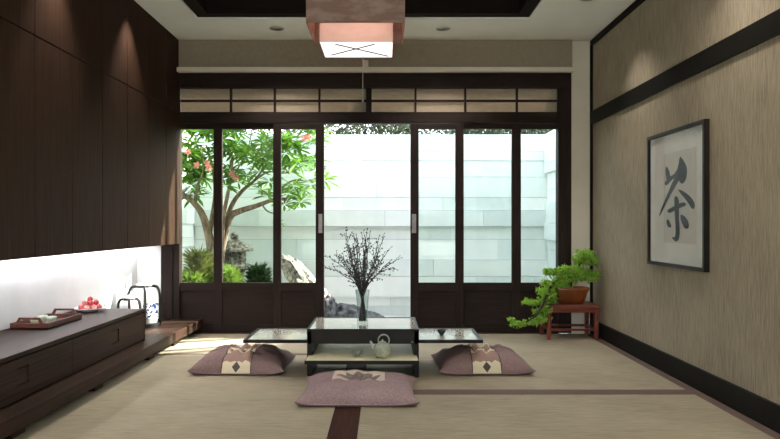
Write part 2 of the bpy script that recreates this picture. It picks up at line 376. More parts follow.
def door(n, x0, x1, panes, mids, yo, label, handle=None, top=124):
    """x in photo px; panes list of glass spans; mids list of stile spans"""
    r = thing('door_%d' % n, (((x0+x1)/2-385)*Y0/F, Y0+yo, 0), label, 'sliding door', kind='structure')
    ya, yb = Y0+yo, Y0+yo+.036
    k_ = (Y0+yo)/Y0; xx = lambda p_: (p_-385)*Y0*k_/F
    zz = lambda p_: EYE-(p_-224)*Y0*k_/F
    gt, gb = zz(129), zz(282.8)
    for a, b in mids: B(xx(a), xx(b), ya, yb, .006, zz(top)+.004).build('stile', M['frame'], r, bevel=.002)
    B(xx(x0), xx(x1), ya+.002, yb-.002, gt, zz(top)+.003).build('top_rail', M['frame_h'], r)
    B(xx(x0), xx(x1), ya+.002, yb-.002, zz(291), gb).build('middle_rail', M['frame_h'], r, bevel=.002)
    B(xx(x0), xx(x1), ya+.002, yb-.002, .006, .075).build('bottom_rail', M['frame_h'], r, bevel=.002)
    B(xx(x0)+.003, xx(x1)-.003, ya+.016, yb-.008, .07, zz(290)).build('lower_panel', M['frame_h'], r)
    for a, b in panes: B(xx(a)-.003, xx(b)+.003, ya+.015, ya+.019, gb-.003, gt+.003).build('glass_pane', M['glass'], r)
    if handle:
        B(xx(handle[0]), xx(handle[1]), ya-.004, ya+.002, zz(233), zz(214)).build('handle', M['handle'], r, bevel=.001)['label'] = 'grey metal finger pull'
door(1, 179.6, 277, ((179.6, 213.5), (222, 273)), ((179.0, 180.0), (213.5, 222), (273, 281)), .012, 'wide glazed garden door at the far left, tree behind it')
door(2, 277, 324, ((281, 315.6),), ((273.5, 281), (315.6, 324)), -.026, 'narrow sliding door just left of the central opening', (318.3, 322.3))
door(3, 410.5, 464, ((418.7, 455.5),), ((410.5, 418.7), (455.5, 463.5)), -.026, 'narrow sliding door just right of the central opening', (411.8, 416.2))
door(4, 459, 558, ((463.8, 512), (521, 557.8)), ((456, 463.8), (512, 521), (557.8, 558.6)), .012, 'wide glazed garden door at the far right behind the bonsai')

# ------------------------------------------------------------------ wall cabinets on the left
XF = -1.825; ZB = .797; ZS = 1.953
ys = [6.215, 5.84, 5.402, 4.964, 4.526, 4.088, 3.65, 3.212, 2.774, 2.336]
names = ['narrowest dark wall cabinet at the far end touching the door frame', 'second dark wall cabinet from the garden doors',
 'third dark wall cabinet from the garden doors, above the fruit plate', 'fourth dark wall cabinet from the garden doors', 'fifth dark wall cabinet from the garden doors, above the serving tray',
 'sixth dark wall cabinet from the garden doors', 'dark wall cabinet at the left edge of the picture', 'dark wall cabinet just outside the left edge', 'nearest dark wall cabinet']
for i in range(len(ys)-1):
    y1, y0 = ys[i]-.003, ys[i+1]+.003
    r = thing('wall_cabinet', (-2.02, (y0+y1)/2, ZB), names[i], 'cabinet', 'tall dark wall cabinets on the left wall')
    B(XL+.002, XF-.022, y0, y1, ZB, ZC-.002).build('body', M['wood_v'], r)
    B(XF-.02, XF, y0, y1, ZB-.002, ZS-.004).build('door', M['wood_v'], r, bevel=.0015)
    B(XF-.02, XF, y0, y1, ZS+.004, ZC-.002).build('door', M['wood_v'], r, bevel=.0015)
# led strip under the cabinets
r = thing('strip_light', (-2.1, 4.2, ZB-.012), 'white light strip under the wall cabinets', 'strip light')
B(-2.16, -2.13, 2.4, 6.18, ZB-.013, ZB-.001).build('housing', M['steel'], r)
B(-2.159, -2.131, 2.41, 6.17, ZB-.017, ZB-.0135).build('diffuser', M['led'], r)

# platform and chest
PX = -1.62; PZ = .13
r = thing('low_platform', (-1.9, 4.2, 0), 'long dark wooden platform running along the left wall', 'platform')
B(XL+.002, PX, 2.2, 6.21, .057, PZ).build('slab', M['wood_y'], r, bevel=.004)
for y in (2.5, 3.2, 4.1, 5.03, 5.62): 
    B(-1.78, -1.675, y-.06, y+.06, .002, .0565).build('foot', M['wood_y'], r, bevel=.003)
B(XL+.002, -1.80, 2.2, 6.2, .002, .0565).build('plinth', M['trim'], r)
CX = -1.73; CZ = .361; CYE = 5.047
r = thing('low_chest', (-1.96, 3.9, PZ), 'long low dark chest of drawers standing on the platform', 'chest')
B(XL+.002, CX-.018, 2.3, CYE, PZ, CZ-.022).build('body', M['wood_y'], r)
B(XL+.002, CX, 2.3, CYE, CZ-.021, CZ).build('top', M['wood_y'], r, bevel=.002)
B(XL+.002, CX, CYE-.02, CYE+.0005, PZ, CZ-.0215).build('end_panel', M['wood_h'], r)
for a, b in ((3.88, 5.022), (2.72, 3.876)):
    mb = MB(); z0, z1 = PZ+.012, CZ-.028; c = (a+b)/2; hz0, hz1 = .205, .29; h0, h1 = c-.004, c+.10
    X0, X1 = CX-.0175, CX
    mb.box(X0, X1, a, h0, z0, z1); mb.box(X0, X1, h1, b, z0, z1); mb.box(X0, X1, h0, h1, z0, hz0); mb.box(X0, X1, h0, h1, hz1, z1)
    d = mb.build('drawer', M['wood_y'], r)
    B(X0, CX-.005, h0+.008, h1-.002, hz0+.004, hz1-.008).build('pull', M['wood_y'], d)['label'] = 'recessed rectangular finger pull'

# ------------------------------------------------------------------ things on the chest
def tray():
    x0, x1, y0, y1, z = -2.165, -1.945, 4.04, 4.49, CZ
    r = thing('serving_tray', ((x0+x1)/2, (y0+y1)/2, z), 'reddish brown wooden tray with raised handles on the dark chest', 'tray')
    B(x0, x1, y0, y1, z+.001, z+.008).build('base', M['traywood'], r)
    mb = MB()
    for xa, xb in ((x0, x0+.01), (x1-.01, x1)): B(xa, xb, y0+.0105, y1-.0105, z+.001, z+.036).build('side_rim', M['traywood'], r, bevel=.001)
    for ya in (y0, y1-.012):
        # end board with a hand slot: outline made of rails
        mb = MB(); xa, xb = x0, x1
        poly = [(xa, ya, z+.001), (xb, ya, z+.001), (xb, ya, z+.036), (xb-.04, ya, z+.036), (xb-.045, ya, z+.034), (xa+.045, ya, z+.034), (xa+.04, ya, z+.036), (xa, ya, z+.036)]
        mb.prism(poly, (0, .012, 0))
        for sx in (1, -1):
            q = [(0.03, z+.035), (.05, z+.035), (.062, z+.062), (.05, z+.068)]
            c = (xa+xb)/2; e = (xb-xa)/2
            mb.prism([(c+sx*(e-u), ya+.001, w_) for u, w_ in q], (0, .01, 0))
        mb.box(xa+.048, xb-.048, ya+.0012, ya+.0108, z+.056, z+.068)
        mb.build('handle', M['traywood'], r)
tray()
cup = [(.0, .002), (.014, .002), (.015, .006), (.026, .022), (.031, .042), (.029, .042), (.024, .024), (.013, .009), (0, .008)]
M['palecup'] = mat('pale_green_glaze', '#b9c7b0', '#d6dfcf', (40, 40, 40), .2, coat=.4)
c1 = MB().lathe(cup, (0, 0, 0)).build('tea_cup', M['palecup'], smooth=True)
c1.location = (-2.085, 4.17, CZ+.007); tag(c1, 'small pale green cup in the wooden tray, the one nearest the near handle', 'cup', 'pale green cups in the tray')
for x, y, l in ((-2.02, 4.24, 'small pale green cup in the tray, towards the room side'), (-2.1, 4.29, 'small pale green cup in the tray, furthest back by the wall')):
    c = c1.copy(); C.objects.link(c); c.location = (x, y, CZ+.007); c['label'] = l
px_, py_ = -2.055, 4.88
r = MB().lathe([(0, .001), (.05, .001), (.055, .006), (.10, .018), (.118, .026), (.115, .029), (.095, .022), (.05, .011), (0, .010)], (0, 0, 0), 40).build('plate', M['porc'], smooth=True)
r.location = (px_, py_, CZ); tag(r, 'round white plate of red fruit on the dark chest', 'plate')
def fruit(rad):
    mb = MB(); prof = []
    for i in range(13):
        a = -PI/2+PI*i/12; rr = rad*math.cos(a)*(1-.06*math.sin(a)); z = rad*math.sin(a)*.95
        if i == 12: z = rad*.80; rr = 0
        if i == 0: rr = 0
        prof.append((max(rr, 0), z))
    mb.lathe(prof, (0, 0, 0), 16)
    return mb
fr = 0.0195
spots = []
for k in range(8): spots.append((px_+.062*math.cos(k*PI/4), py_+.062*math.sin(k*PI/4), CZ+.0135+fr))
for k in range(3): spots.append((px_+.0235*math.cos(k*PI*2/3), py_+.0235*math.sin(k*PI*2/3), CZ+.012+fr))
for k in range(4): spots.append((px_+.036*math.cos(k*PI/2+.5), py_+.036*math.sin(k*PI/2+.5), CZ+.0125+fr*2.5))
spots.append((px_, py_, CZ+.0125+fr*3.75))
protos = []
for nm, mm in (('fruit', M['fruit']), ('fruit', M['fruit_p'])):
    o = fruit(fr).build(nm, mm, smooth=True); MB().tube([(0, 0, fr*.75), (.001, .002, fr*1.15)], .0015, 6).build('stem', M['bark_dark'], o)
    protos.append(o)
used = [False, False]
for i, s in enumerate(spots):
    k = 1 if i in (1, 4, 6, 7, 9, 13) else 0
    o = protos[k] if not used[k] else copy_tree(protos[k]); used[k] = True
    o.location = s; o.rotation_euler = (random.uniform(-.5, .5), random.uniform(-.5, .5), random.uniform(0, 6))
    if i == 15: l = 'red fruit at the very top of the pile on the white plate'
    elif i >= 11: l = ('pale pink' if k else 'red')+' fruit in the upper layer of the pile on the white plate'
    else: l = ('pale pink' if k else 'red')+' fruit in the bottom layer of the pile on the white plate'
    tag(o, l, 'fruit', 'fruit piled on the white plate')

# lidded jars in black frames
def jar(x, y, R, H, label):
    r = thing('framed_jar', (x, y, PZ), label, 'jar', 'white jars in black metal frames')
    k = R; z = PZ
    prof = [(0, z+.027), (k*.80, z+.027), (k*.84, z+.034), (k*.86, z+H*.55), (k*.82, z+H*.72), (k*.66, z+H*.83), (k*.42, z+H*.88), (k*.40, z+H*.90), (0, z+H*.90)]
    MB().lathe(prof, (x, y, 0), 36).build('body', M['porc'], r, smooth=True)
    MB().lathe([(0, z+H*.902), (k*.52, z+H*.902), (k*.54, z+H*.93), (k*.40, z+H*.965), (k*.12, z+H*.985), (k*.12, z+H), (0, z+H)], (x, y, 0), 32).build('lid', M['porc'], r, smooth=True)
    MB().lathe([(k*.868, z+H*.18), (k*.873, z+H*.19), (k*.876, z+H*.52), (k*.868, z+H*.53)], (x, y, 0), 36).build('painted_band', M['bluewhite'], r, smooth=True)['label'] = 'blue and white painted band'
    MB().lathe([(0, z+.001), (k, z+.001), (k, z+.026), (0, z+.026)], (x, y, 0), 32).build('base_plate', M['black'], r)
    mb = MB(); ring = [(x+k*.50*math.cos(a), y+k*.50*math.sin(a), z+H*.89) for a in [2*PI*i/24 for i in range(25)]]
    mb.tube(ring, .009, 6); mb.build('neck_ring', M['black'], r, smooth=True)
    for q in range(4):
        a = q*PI/2-PI/2+.38; u = Vector((math.cos(a), math.sin(a), 0)); mb = MB()
        pts = [Vector((x, y, z+H*.89))+u*k*.50, Vector((x, y, z+H*.87))+u*k*.80, Vector((x, y, z+H*.74))+u*k*.96, Vector((x, y, z+H*.5))+u*k*1.0, Vector((x, y, z+.012))+u*k*.99]
        ctube(pts, .011, .011, 5, 8, mb); mb.build('frame_arm', M['black'], r, smooth=True)
jar(-1.985, 5.77, .124, .368, 'taller white jar in a black frame on the platform near the doors')
jar(-2.0, 5.47, .082, .285, 'shorter white jar in a black frame behind the end of the chest')

# ------------------------------------------------------------------ low table
TX0, TX1, TY0, TY1, TZ = -.4915, .2135, 4.41, 4.98, .308
tc_ = (TX0+TX1)/2
r = thing('low_tea_table', (tc_, 4.7, 0), 'low dark square tea table with pale glossy top and side leaves', 'table')
for xa, xb in ((TX0, TX0+.03), (TX1-.03, TX1)):
    B(xa, xb, TY0, TY1, .0025, TZ-.012).build('side_panel', M['tablewood'], r, bevel=.002)
for ya, yb in ((TY0+.012, TY0+.032), (TY1-.03, TY1-.01)):
    B(TX0+.03, TX1-.03, ya, yb, .215, TZ-.012).build('apron', M['tablewood'], r)
mb = MB(); q = .03
mb.box(TX0, TX1, TY0, TY0+.012, .215, TZ); mb.box(TX0, TX1, TY1-q, TY1, TZ-.011, TZ); mb.box(TX0, TX0+.014, TY0+.012, TY1-q, TZ-.011, TZ); mb.box(TX1-.014, TX1, TY0+.012, TY1-q, TZ-.011, TZ)
mb.build('top_rim', M['tablewood'], r)
B(TX0+.014, TX1-.014, TY0+.012, TY1-q, TZ-.011, TZ-.002).build('top', M['tabletop'], r)['label'] = 'pale glossy inset top'
SZ = .145
# shelf pulled forward
sh = B(TX0+.031, TX1-.031, 4.40, 4.90, SZ-.022, SZ-.004)
sh.box(TX0+.006, TX1-.008, 4.22, 4.40, SZ-.022, SZ-.004)
sh.box(TX0+.006, TX1-.008, 4.22, 4.228, SZ-.004, SZ)
shelf = sh.build('shelf', M['tablewood'], r)
sb = B(TX0+.035, TX1-.035, 4.405, 4.895, SZ-.0038, SZ-.001); sb.box(TX0+.012, TX1-.014, 4.2285, 4.405, SZ-.0038, SZ-.001)
sb.build('shelf_surface', M['shelftop'], shelf)['label'] = 'pale glossy shelf surface'
WZ = .23
for x0, x1 in ((-.906, TX0-.001), (TX1+.001, .626)):
    mb = MB(); b = .026; ya, yb = 4.466, 4.975
    mb.box(x0, x1, ya, ya+b, WZ-.02, WZ); mb.box(x0, x1, yb-b, yb, WZ-.02, WZ)
    if x0 < tc_: mb.box(x0, x0+b, ya+b, yb-b, WZ-.02, WZ); xi0, xi1 = x0+b, x1
    else: mb.box(x1-b, x1, ya+b, yb-b, WZ-.02, WZ); xi0, xi1 = x0, x1-b
    lf = mb.build('side_leaf', M['tablewood'], r)
    B(xi0, xi1, ya+b, yb-b, WZ-.018, WZ-.002).build('leaf_surface', M['tabletop'], lf)['label'] = 'pale glossy inset leaf'
# black bowl on right leaf
bp = P(441.5, 334.4, 4.68)
bowl = [(0, 0), (.012, 0), (.013, .005), (.026, .02), (.031, .036), (.029, .036), (.024, .022), (.011, .008), (0, .007)]
o = MB().lathe(bowl).build('tea_bowl', M['black'], smooth=True); o.location = (bp.x, 4.68, WZ-.0015)
tag(o, 'small black bowl on the right side leaf of the low table', 'bowl')
M['greycup'] = mat('grey_green_glaze', '#5d6157', '#83887c', (60, 60, 60), .2, coat=.4)
o = MB().lathe(bowl, sx=1.02, sy=1.02).build('tea_bowl', M['greycup'], smooth=True); o.location = (-.172, 4.36, SZ-.0005)
tag(o, 'small grey green tea bowl on the table shelf beside the teapot', 'bowl')
# teapot
def teapot(x, y, z):
    r = thing('teapot', (x, y, z), 'round celadon teapot with looped handle on the table shelf', 'teapot')
    prof = [(0, .006), (.026, .006), (.045, .018), (.056, .042), (.056, .06), (.046, .082), (.028, .094), (.020, .096)]
    MB().lathe([(a, b+z) for a, b in prof], (x, y, 0), 36).build('body', M['celadon'], r, smooth=True)
    MB().lathe([(0, .096+z), (.024, .096+z), (.023, .100+z), (.012, .105+z), (.005, .107+z), (.006, .114+z), (0, .116+z)], (x, y, 0), 24).build('lid', M['celadon'], r, smooth=True)
    mb = MB(); ctube([(x-.045, y, z+.055), (x-.062, y, z+.07), (x-.066, y, z+.088), (x-.076, y, z+.104)], .013, .006, 5, 10, mb); mb.build('spout', M['celadon'], r, smooth=True)
    mb = MB(); c = Vector((x+.008, y, z+.108))
    pts = [c+Vector((.034*math.cos(a), 0, .036*math.sin(a))) for a in [(-.32+i*(1.55)/14)*PI for i in range(15)]]
    pts = pts[::-1]; mb.tube(pts, .0045, 8); mb.build('handle', M['celadon'], r, smooth=True)
    for k in range(3):
        a = k*2*PI/3-PI/2+.5; q = Vector((x+.032*math.cos(a), y+.032*math.sin(a), z))
        MB().tube([q, q+Vector((0, 0, .016))], [.006, .009], 8).build('foot', M['celadon'], r, smooth=True)
teapot(-.016, 4.318, SZ-.0008)

# vase
VX, VY, VZ = -.15, 4.68, TZ-.0015
r = MB()
r.lathe([(0, 0), (.036, 0), (.037, .004), (.037, .10), (.040, .16), (.049, .225), (.047, .225), (.038, .16), (.034, .10), (.034, .014), (0, .012)], (0, 0, 0), 32)
v = r.build('glass_vase', M['vaseglass'], smooth=True); v.location = (VX, VY, VZ); tag(v, 'tall clear glass vase holding dark branches on the low table', 'vase')
rnd = random.Random(5)
def branch_mesh(seed, lean, az, L):
    rn = random.Random(seed); tw = MB(); bd = MB()
    u = Vector((math.cos(az), math.sin(az), 0))
    # cross inside the vase, rise through the mouth and spread
    p0 = Vector((0, 0, .018))-u*.022; mouth = Vector((0, 0, .222))+u*.024*rn.uniform(.3, 1)
    end = mouth+(u*math.sin(lean)+Vector((0, 0, math.cos(lean))))*L
    mid = (mouth+end)/2+Vector((rn.uniform(-.02, .02), rn.uniform(-.02, .02), .03*lean))
    pts = []
    ctl = [p0, mouth, mid, end]
    q = [ctl[0]*2-ctl[1]]+ctl+[ctl[-1]*2-ctl[-2]]
    for i in range(1, 4):
        for k in range(4):
            t = k/4; a, b, c, d = q[i-1], q[i], q[i+1], q[i+2]
            v_ = .5*((2*b)+(c-a)*t+(2*a-5*b+4*c-d)*t*t+(3*b-a-3*c+d)*t**3)
            if i > 1: v_ += Vector([rn.uniform(-.005, .005) for _ in range(3)])
            pts.append(v_)
    pts.append(end)
    n = len(pts); tw.tube(pts, [.0038-.0022*i/(n-1) for i in range(n)], 5)
    def bud(p, s):
        d = Vector([rn.uniform(-1, 1) for _ in range(3)]).normalized()
        e1 = d.orthogonal().normalized(); e2 = d.cross(e1)
        w_ = .38*s
        bd.add([p, p+d*s*.5+e1*w_, p+d*s*.5+e2*w_, p+d*s*.5-e1*w_, p+d*s*.5-e2*w_, p+d*s], [(0, 2, 1), (0, 3, 2), (0, 4, 3), (0, 1, 4), (5, 1, 2), (5, 2, 3), (5, 3, 4), (5, 4, 1)])
    for i in range(5, n):
        if rn.random() < .8:
            p = pts[i-1].lerp(pts[i], rn.random()); d = ((pts[i]-pts[i-1]).normalized()+Vector([rn.uniform(-.9, .9) for _ in range(3)])).normalized()
            l = rn.uniform(.03, .09); e_ = p+d*l; tw.tube([p, p+d*l*.5+Vector((0, 0, .004)), e_], [.0016, .0013, .0008], 4)
            bud(e_, rn.uniform(.010, .018)); bud(p+d*l*.55, rn.uniform(.009, .016))
        bud(pts[i], rn.uniform(.010, .019))
    return tw, bd
for i in range(34):
    az = i*2.399+rnd.uniform(-.3, .3)
    lean = [.08, .25, .42, .58, .75, .98][i % 6]+rnd.uniform(-.05, .05)
    L = rnd.uniform(.30, .42) if lean < .5 else rnd.uniform(.24, .35)
    # the spray is broader than deep
    tw, bd = branch_mesh(100+i, lean, az, L)
    o = tw.build('dry_branch', M['twig'], smooth=True); o.location = (VX, VY, VZ)
    tag(o, 'thin dark budded dry branch standing in the clear glass vase', 'branch', 'dry branches in the glass vase')
    b = bd.build('buds', M['bud'], None); b.parent = o; b['kind'] = 'stuff'

# ------------------------------------------------------------------ cushions
def cushion(x, y, rz, style, label, sx=.61, sy=.56, T=.128, seed=1):
    r = thing('floor_cushion', (x, y, .0015), label, 'cushion', 'mauve floor cushions around the low table')
    r.rotation_euler = (0, 0, rz)
    n = 56; rn = Vector((seed*3.7, seed*1.3, 0))
    def pos(s, t_, up=0):
        u = math.sin(s*PI/2); v = math.sin(t_*PI/2)
        # pinched sides, pointed corners
        X = u*sx/2*(1-.07*(1-v*v)); Y = v*sy/2*(1-.05*(1-u*u))
        h = ((1-abs(u)**4.2)*(1-abs(v)**4.2)); h = max(h, 0)**.5
        rr = math.hypot(u, v)
        dim = .42*math.exp(-(rr/.30)**2)+.08*max(v, 0)
        th = math.atan2(v, u)
        fo = .07*math.sin(16*(abs(u)-.3)+5*v+seed)*max(0, min(1, (abs(u)-.38)*4))*max(0, min(1, v+.45)) if style == 'band' else .03*math.sin(9*u+3*v)*max(0, v)
        wr = fo+(.13 if style == 'band' else .055)*math.cos(th*11+2*mnoise.noise(Vector((u*2, v*2, seed))))*math.exp(-((rr-.45)/.30)**2)
        nz = .07*mnoise.noise(Vector((u*1.6, v*1.6, seed*2.2)))+.03*mnoise.noise(Vector((u*5, v*5, seed)))
        gr = 0
        if style == 'band':
            gr = -.08*(math.exp(-((abs(u)-.31)/.04)**2))
        z = .012+T*h*(1-dim+wr+nz+gr)*(1-.10*rr*rr)+.022*(abs(u*v))**5
        return Vector((X, Y, z+up))
    V = []; Fc = []
    for j in range(n+1):
        for i in range(n+1): V.append(pos(-1+2*i/n, -1+2*j/n))
    for j in range(n):
        for i in range(n): a = j*(n+1)+i; Fc.append((a, a+1, a+n+2, a+n+1))
    k = len(V)
    for j in range(n+1):
        for i in range(n+1):
            p = V[j*(n+1)+i]; s = -1+2*i/n; t_ = -1+2*j/n
            V.append(Vector((p.x*.985 if 0 < i < n else p.x, p.y*.985 if 0 < j < n else p.y, (.001+.022*abs(math.sin(s*PI/2)*math.sin(t_*PI/2))**5) if (0 < i < n and 0 < j < n) else p.z-.0005)))
    for j in range(n):
        for i in range(n): a = k+j*(n+1)+i; Fc.append((a, a+n+1, a+n+2, a+1))
    mb = MB(); mb.add(V, Fc)
    m0 = M['mauve'] if style == 'band' else M['mauve2']
    def fin(mb, name, m, parent, smooth=True):
        me_ = mb.build(name, m, None, smooth=smooth); me_.parent = parent; return me_
    fin(mb, 'cover', m0, r)
    if style == 'band':
        U = .30; m1 = 14; mb = MB(); uv = []; base = []
        n2 = 70
        for i in range(m1+1):
            col = []; s = -1+2*0
            u = -U+2*U*i/m1; su = math.asin(u)/(PI/2)
            L = 0; prev = None
            for j in range(n2+1):
                tt = -1+2*j/n2; p = pos(su, tt, .0022)
                d = pos(su, tt, 0)
                # push outward at the ends
                if abs(tt) > .93: p.y += .0025*(1 if tt > 0 else -1)
                if prev is not None: L += (p-prev).length
                prev = p; base.append(p); uv.append((p.x, L))
        fs = [(i*(n2+1)+j, (i+1)*(n2+1)+j, (i+1)*(n2+1)+j+1, i*(n2+1)+j+1) for i in range(m1) for j in range(n2)]
        mb.add(base, fs); mb.uv = uv
        fin(mb, 'centre_band', M['band'], r)['label'] = 'cream and brown patterned band with dark diamond'
        for sg in (-1, 1):
            su = math.asin(sg*(U+.006))/(PI/2); mb = MB()
            mb.tube([pos(su, -1+2*j/60, .0025) for j in range(61)], .0032, 6); fin(mb, 'piping', M['piping'], r)
        mb = MB()
        for kk in range(10):
            a = kk*.63; mb.tube([Vector((0, 0, T*.68+.012)), Vector((.016*math.cos(a), .012*math.sin(a), T*.68+.026)), Vector((.036*math.cos(a), .03*math.sin(a), T*.70+.014))], [.003, .0035, .0015], 5)
        fin(mb, 'tassel', M['lotus'], r)
    else:
        def patch(u0, u1, v0, v1, nx, ny, up, inside=None):
            mb = MB(); pts = []; fs = []
            for j in range(ny+1):
                for i in range(nx+1):
                    u = u0+(u1-u0)*i/nx; v = v0+(v1-v0)*j/ny
                    pts.append(pos(math.asin(u)/(PI/2), math.asin(v)/(PI/2), up))
            for j in range(ny):
                for i in range(nx):
                    uc = u0+(u1-u0)*(i+.5)/nx; vc = v0+(v1-v0)*(j+.5)/ny
                    if inside is None or inside(uc, vc): a = j*(nx+1)+i; fs.append((a, a+1, a+nx+2, a+nx+1))
            mb.add(pts, fs); return mb
        fin(patch(-.48, .48, -.42, .50, 40, 40, .0022), 'cream_patch', M['cream2'], r)['label'] = 'square cream patch'
        def petal(u, v):
            for cx_, cy_, a, L_, W_ in ((0, -.02, PI/2, .40, .15), (0, -.05, PI/2-.62, .40, .12), (0, -.05, PI/2+.62, .40, .12), (0, -.1, .32, .44, .11), (0, -.1, PI-.32, .44, .11), (0, -.2, -.1, .36, .09), (0, -.2, PI+.1, .36, .09)):
                dx, dy = u-cx_, v-cy_; s = dx*math.cos(a)+dy*math.sin(a); c = -dx*math.sin(a)+dy*math.cos(a)
                if 0 < s < L_ and abs(c) < W_*math.sin(PI*min(s/L_, 1))**.7: return True
            return False
        fin(patch(-.48, .48, -.36, .52, 110, 100, .0036, petal), 'lotus_motif', M['lotus'], r)['label'] = 'grey lotus flower motif'
    # corner and edge seam
    mb = MB(); lp = []
    for s in range(0, 41): lp.append(pos(-1+2*s/40, -1))
    for s in range(1, 41): lp.append(pos(1, -1+2*s/40))
    for s in range(1, 41): lp.append(pos(1-2*s/40, 1))
    for s in range(1, 41): lp.append(pos(-1, 1-2*s/40))
    mb.tube(lp, .004, 6, False); fin(mb, 'edge_seam', m0, r)
    return r
cushion(-.948, 4.735, math.radians(-1), 'band', 'mauve cushion with patterned band on the sunlit floor left of the table', seed=1)
cushion(.645, 4.735, math.radians(1.5), 'band', 'mauve cushion with patterned band right of the table', seed=3)
cushion(-.148, 3.985, 0, 'patch', 'pale mauve cushion with grey lotus patch in front of the table', sx=.655, sy=.60, T=.100, seed=4)

# ------------------------------------------------------------------ bonsai and stand
r = thing('plant_stand', (1.577, 6.0, 0), 'small rosewood stand under the bonsai in the right rear corner', 'plant stand')
sx0, sx1, sy0, sy1 = 1.345, 1.80, 5.85, 6.165
B(sx0, sx1, sy0-.005, sy1+.005, .262, .290).build('top', M['redwood'], r, bevel=.006)
for x in (sx0+.014, sx1-.046):
    for y in (sy0+.004, sy1-.036): B(x, x+.032, y, y+.032, .0015, .262).build('leg', M['redwood'], r, bevel=.003)
for x in (sx0+.022, sx1-.038): B(x, x+.014, sy0+.03, sy1-.03, .075, .092).build('stretcher', M['redwood'], r)
for y in (sy0+.012, sy1-.026): B(sx0+.04, sx1-.04, y, y+.014, .075, .092).build('stretcher', M['redwood'], r)
for y in (sy0+.008, sy1-.024): B(sx0+.045, sx1-.045, y, y+.014, .228, .261).build('apron', M['redwood'], r)
bx, by = 1.585, 6.0
r = thing('bonsai', (bx, by, .2905), 'cascading green bonsai in a brown pot on the rosewood stand', 'bonsai')
mb = MB(); prof = [(.70, .001), (.70, .012), (.74, .012), (.92, .10), (.99, .118), (1.0, .14), (.93, .14), (.88, .112), (0, .11)]
n = 40; vs = []; fs = []
for k_, z in prof:
    for i in range(n):
        a = 2*PI*i/n; c, s = math.cos(a), math.sin(a)
        vs.append((bx+k_*.155*math.copysign(abs(c)**.5, c), by+k_*.105*math.copysign(abs(s)**.5, s), .2905+z))
for i in range(len(prof)-1):
    for k_ in range(n): fs.append((i*n+k_, i*n+(k_+1) % n, (i+1)*n+(k_+1) % n, (i+1)*n+k_))
fs.append(tuple(range(n))[::-1]); mb.add(vs, fs); mb.build('pot', M['pot'], r, smooth=True)
MB().lathe([(0, .41), (.1, .408), (.135, .404)], (bx, by, 0), 28, 1, .68).build('soil', M['soil'], r)
YBN = 5.96
tr = MB()
T0 = Vector((bx-.02, by, .40))
ctube([T0, P(570, 283, 5.97), P(562, 277, 5.93), P(553, 284, 5.88), P(546, 297, 5.84), P(540, 310, 5.81), P(528, 321, 5.79), P(514, 323, 5.78)], .020, .004, 5, 8, tr)
ctube([P(566, 280, 5.96), P(577, 268, 5.98), P(588, 255, 6.0)], .012, .003, 5, 7, tr)
ctube([P(570, 277, 5.96), P(585, 275, 5.97), P(594, 277, 5.98)], .008, .003, 4, 6, tr)
tr.build('trunk', M['bark_dark'], r, smooth=True)
def leaf_tufts(mb, centres, rn, count, L, W, spread):
    """dense pads made of small pointed leaves"""
    for c, R, Rz in centres:
        for _ in range(int(count*R*R*220)):
            d = Vector([rn.gauss(0, 1) for _ in range(3)]).normalized(); k_ = rn.random()**.5*rn.uniform(.8, 1.2)
            p = c+Vector((d.x*R*k_, d.y*R*k_*.8, d.z*Rz*k_))
            for q in range(5):
                dd = (d*.4+Vector((rn.uniform(-1, 1), rn.uniform(-1, 1), rn.uniform(-.3, 1)))).normalized()
                e = dd.orthogonal().normalized(); e = Matrix.Rotation(rn.uniform(0, 6.28), 3, dd) @ e
                l = L*rn.uniform(.7, 1.2)
                mb.add([p, p+dd*l*.5+e*W, p+dd*l, p+dd*l*.5-e*W], [(0, 1, 2, 3)])
rn = random.Random(11); lf = MB(); cs = []
for px, py, R in ((586, 257, 13), (591, 262, 9), (580, 261, 9), (577, 272, 11), (586, 276, 12), (595, 276, 7), (566, 271, 10), (556, 273, 9), (549, 273, 7), (572, 279, 11), (561, 280, 10),
                  (552, 285, 8), (546, 283, 6), (556, 291, 9), (565, 289, 9), (547, 293, 8), (541, 291, 6), (551, 300, 8), (543, 302, 8), (534, 303, 6), (526, 302, 5), (546, 309, 7), (539, 312, 7), (541, 320, 7), (532, 322, 7), (523, 324, 6), (515, 324, 5.5), (511, 320, 4), (547, 318, 5)):
    R_ = R*5.9/F*.82; y = 5.96-max(0, (570-px))*.0030+rn.uniform(-.04, .04)
    c = P(px, py, y); cs.append((c, R_, R_*.62))
leaf_tufts(lf, cs, rn, 95, .027, .0062, 1)
f = lf.build('foliage', M['leaf_bon'], r); 

# ------------------------------------------------------------------ wall picture
AX = XR-.001
ay0, ay1, az0, az1 = 3.972, 4.838, .696, 1.567
r = thing('framed_calligraphy', (AX, (ay0+ay1)/2, (az0+az1)/2), 'black framed calligraphy of one large brushed character on the right wall', 'picture')
fw = .022
mb = MB(); d0 = AX-.032
mb.box(d0, AX, ay0, ay0+fw, az0, az1); mb.box(d0, AX, ay1-fw, ay1, az0, az1); mb.box(d0, AX, ay0+fw, ay1-fw, az0, az0+fw); mb.box(d0, AX, ay0+fw, ay1-fw, az1-fw, az1)
mb.build('frame', M['tablewood'], r)
B(AX-.014, AX-.001, ay0+fw, ay1-fw, az0+fw, az1-fw).build('mount', M['mat_board'], r)
AP = AX-.016
def A(cx_, cy_, X=AP):
    px = 655+cx_/4.178; py = 145+cy_/4.178; Y = X*F/(px-385); return Vector((X, Y, EYE-(py-224)*Y/F))
q0 = A(36, 60); q1 = A(172, 60)
B(AP, AX-.0142, q1.y, q0.y, .85, 1.425).build('paper', M['rice'], r)
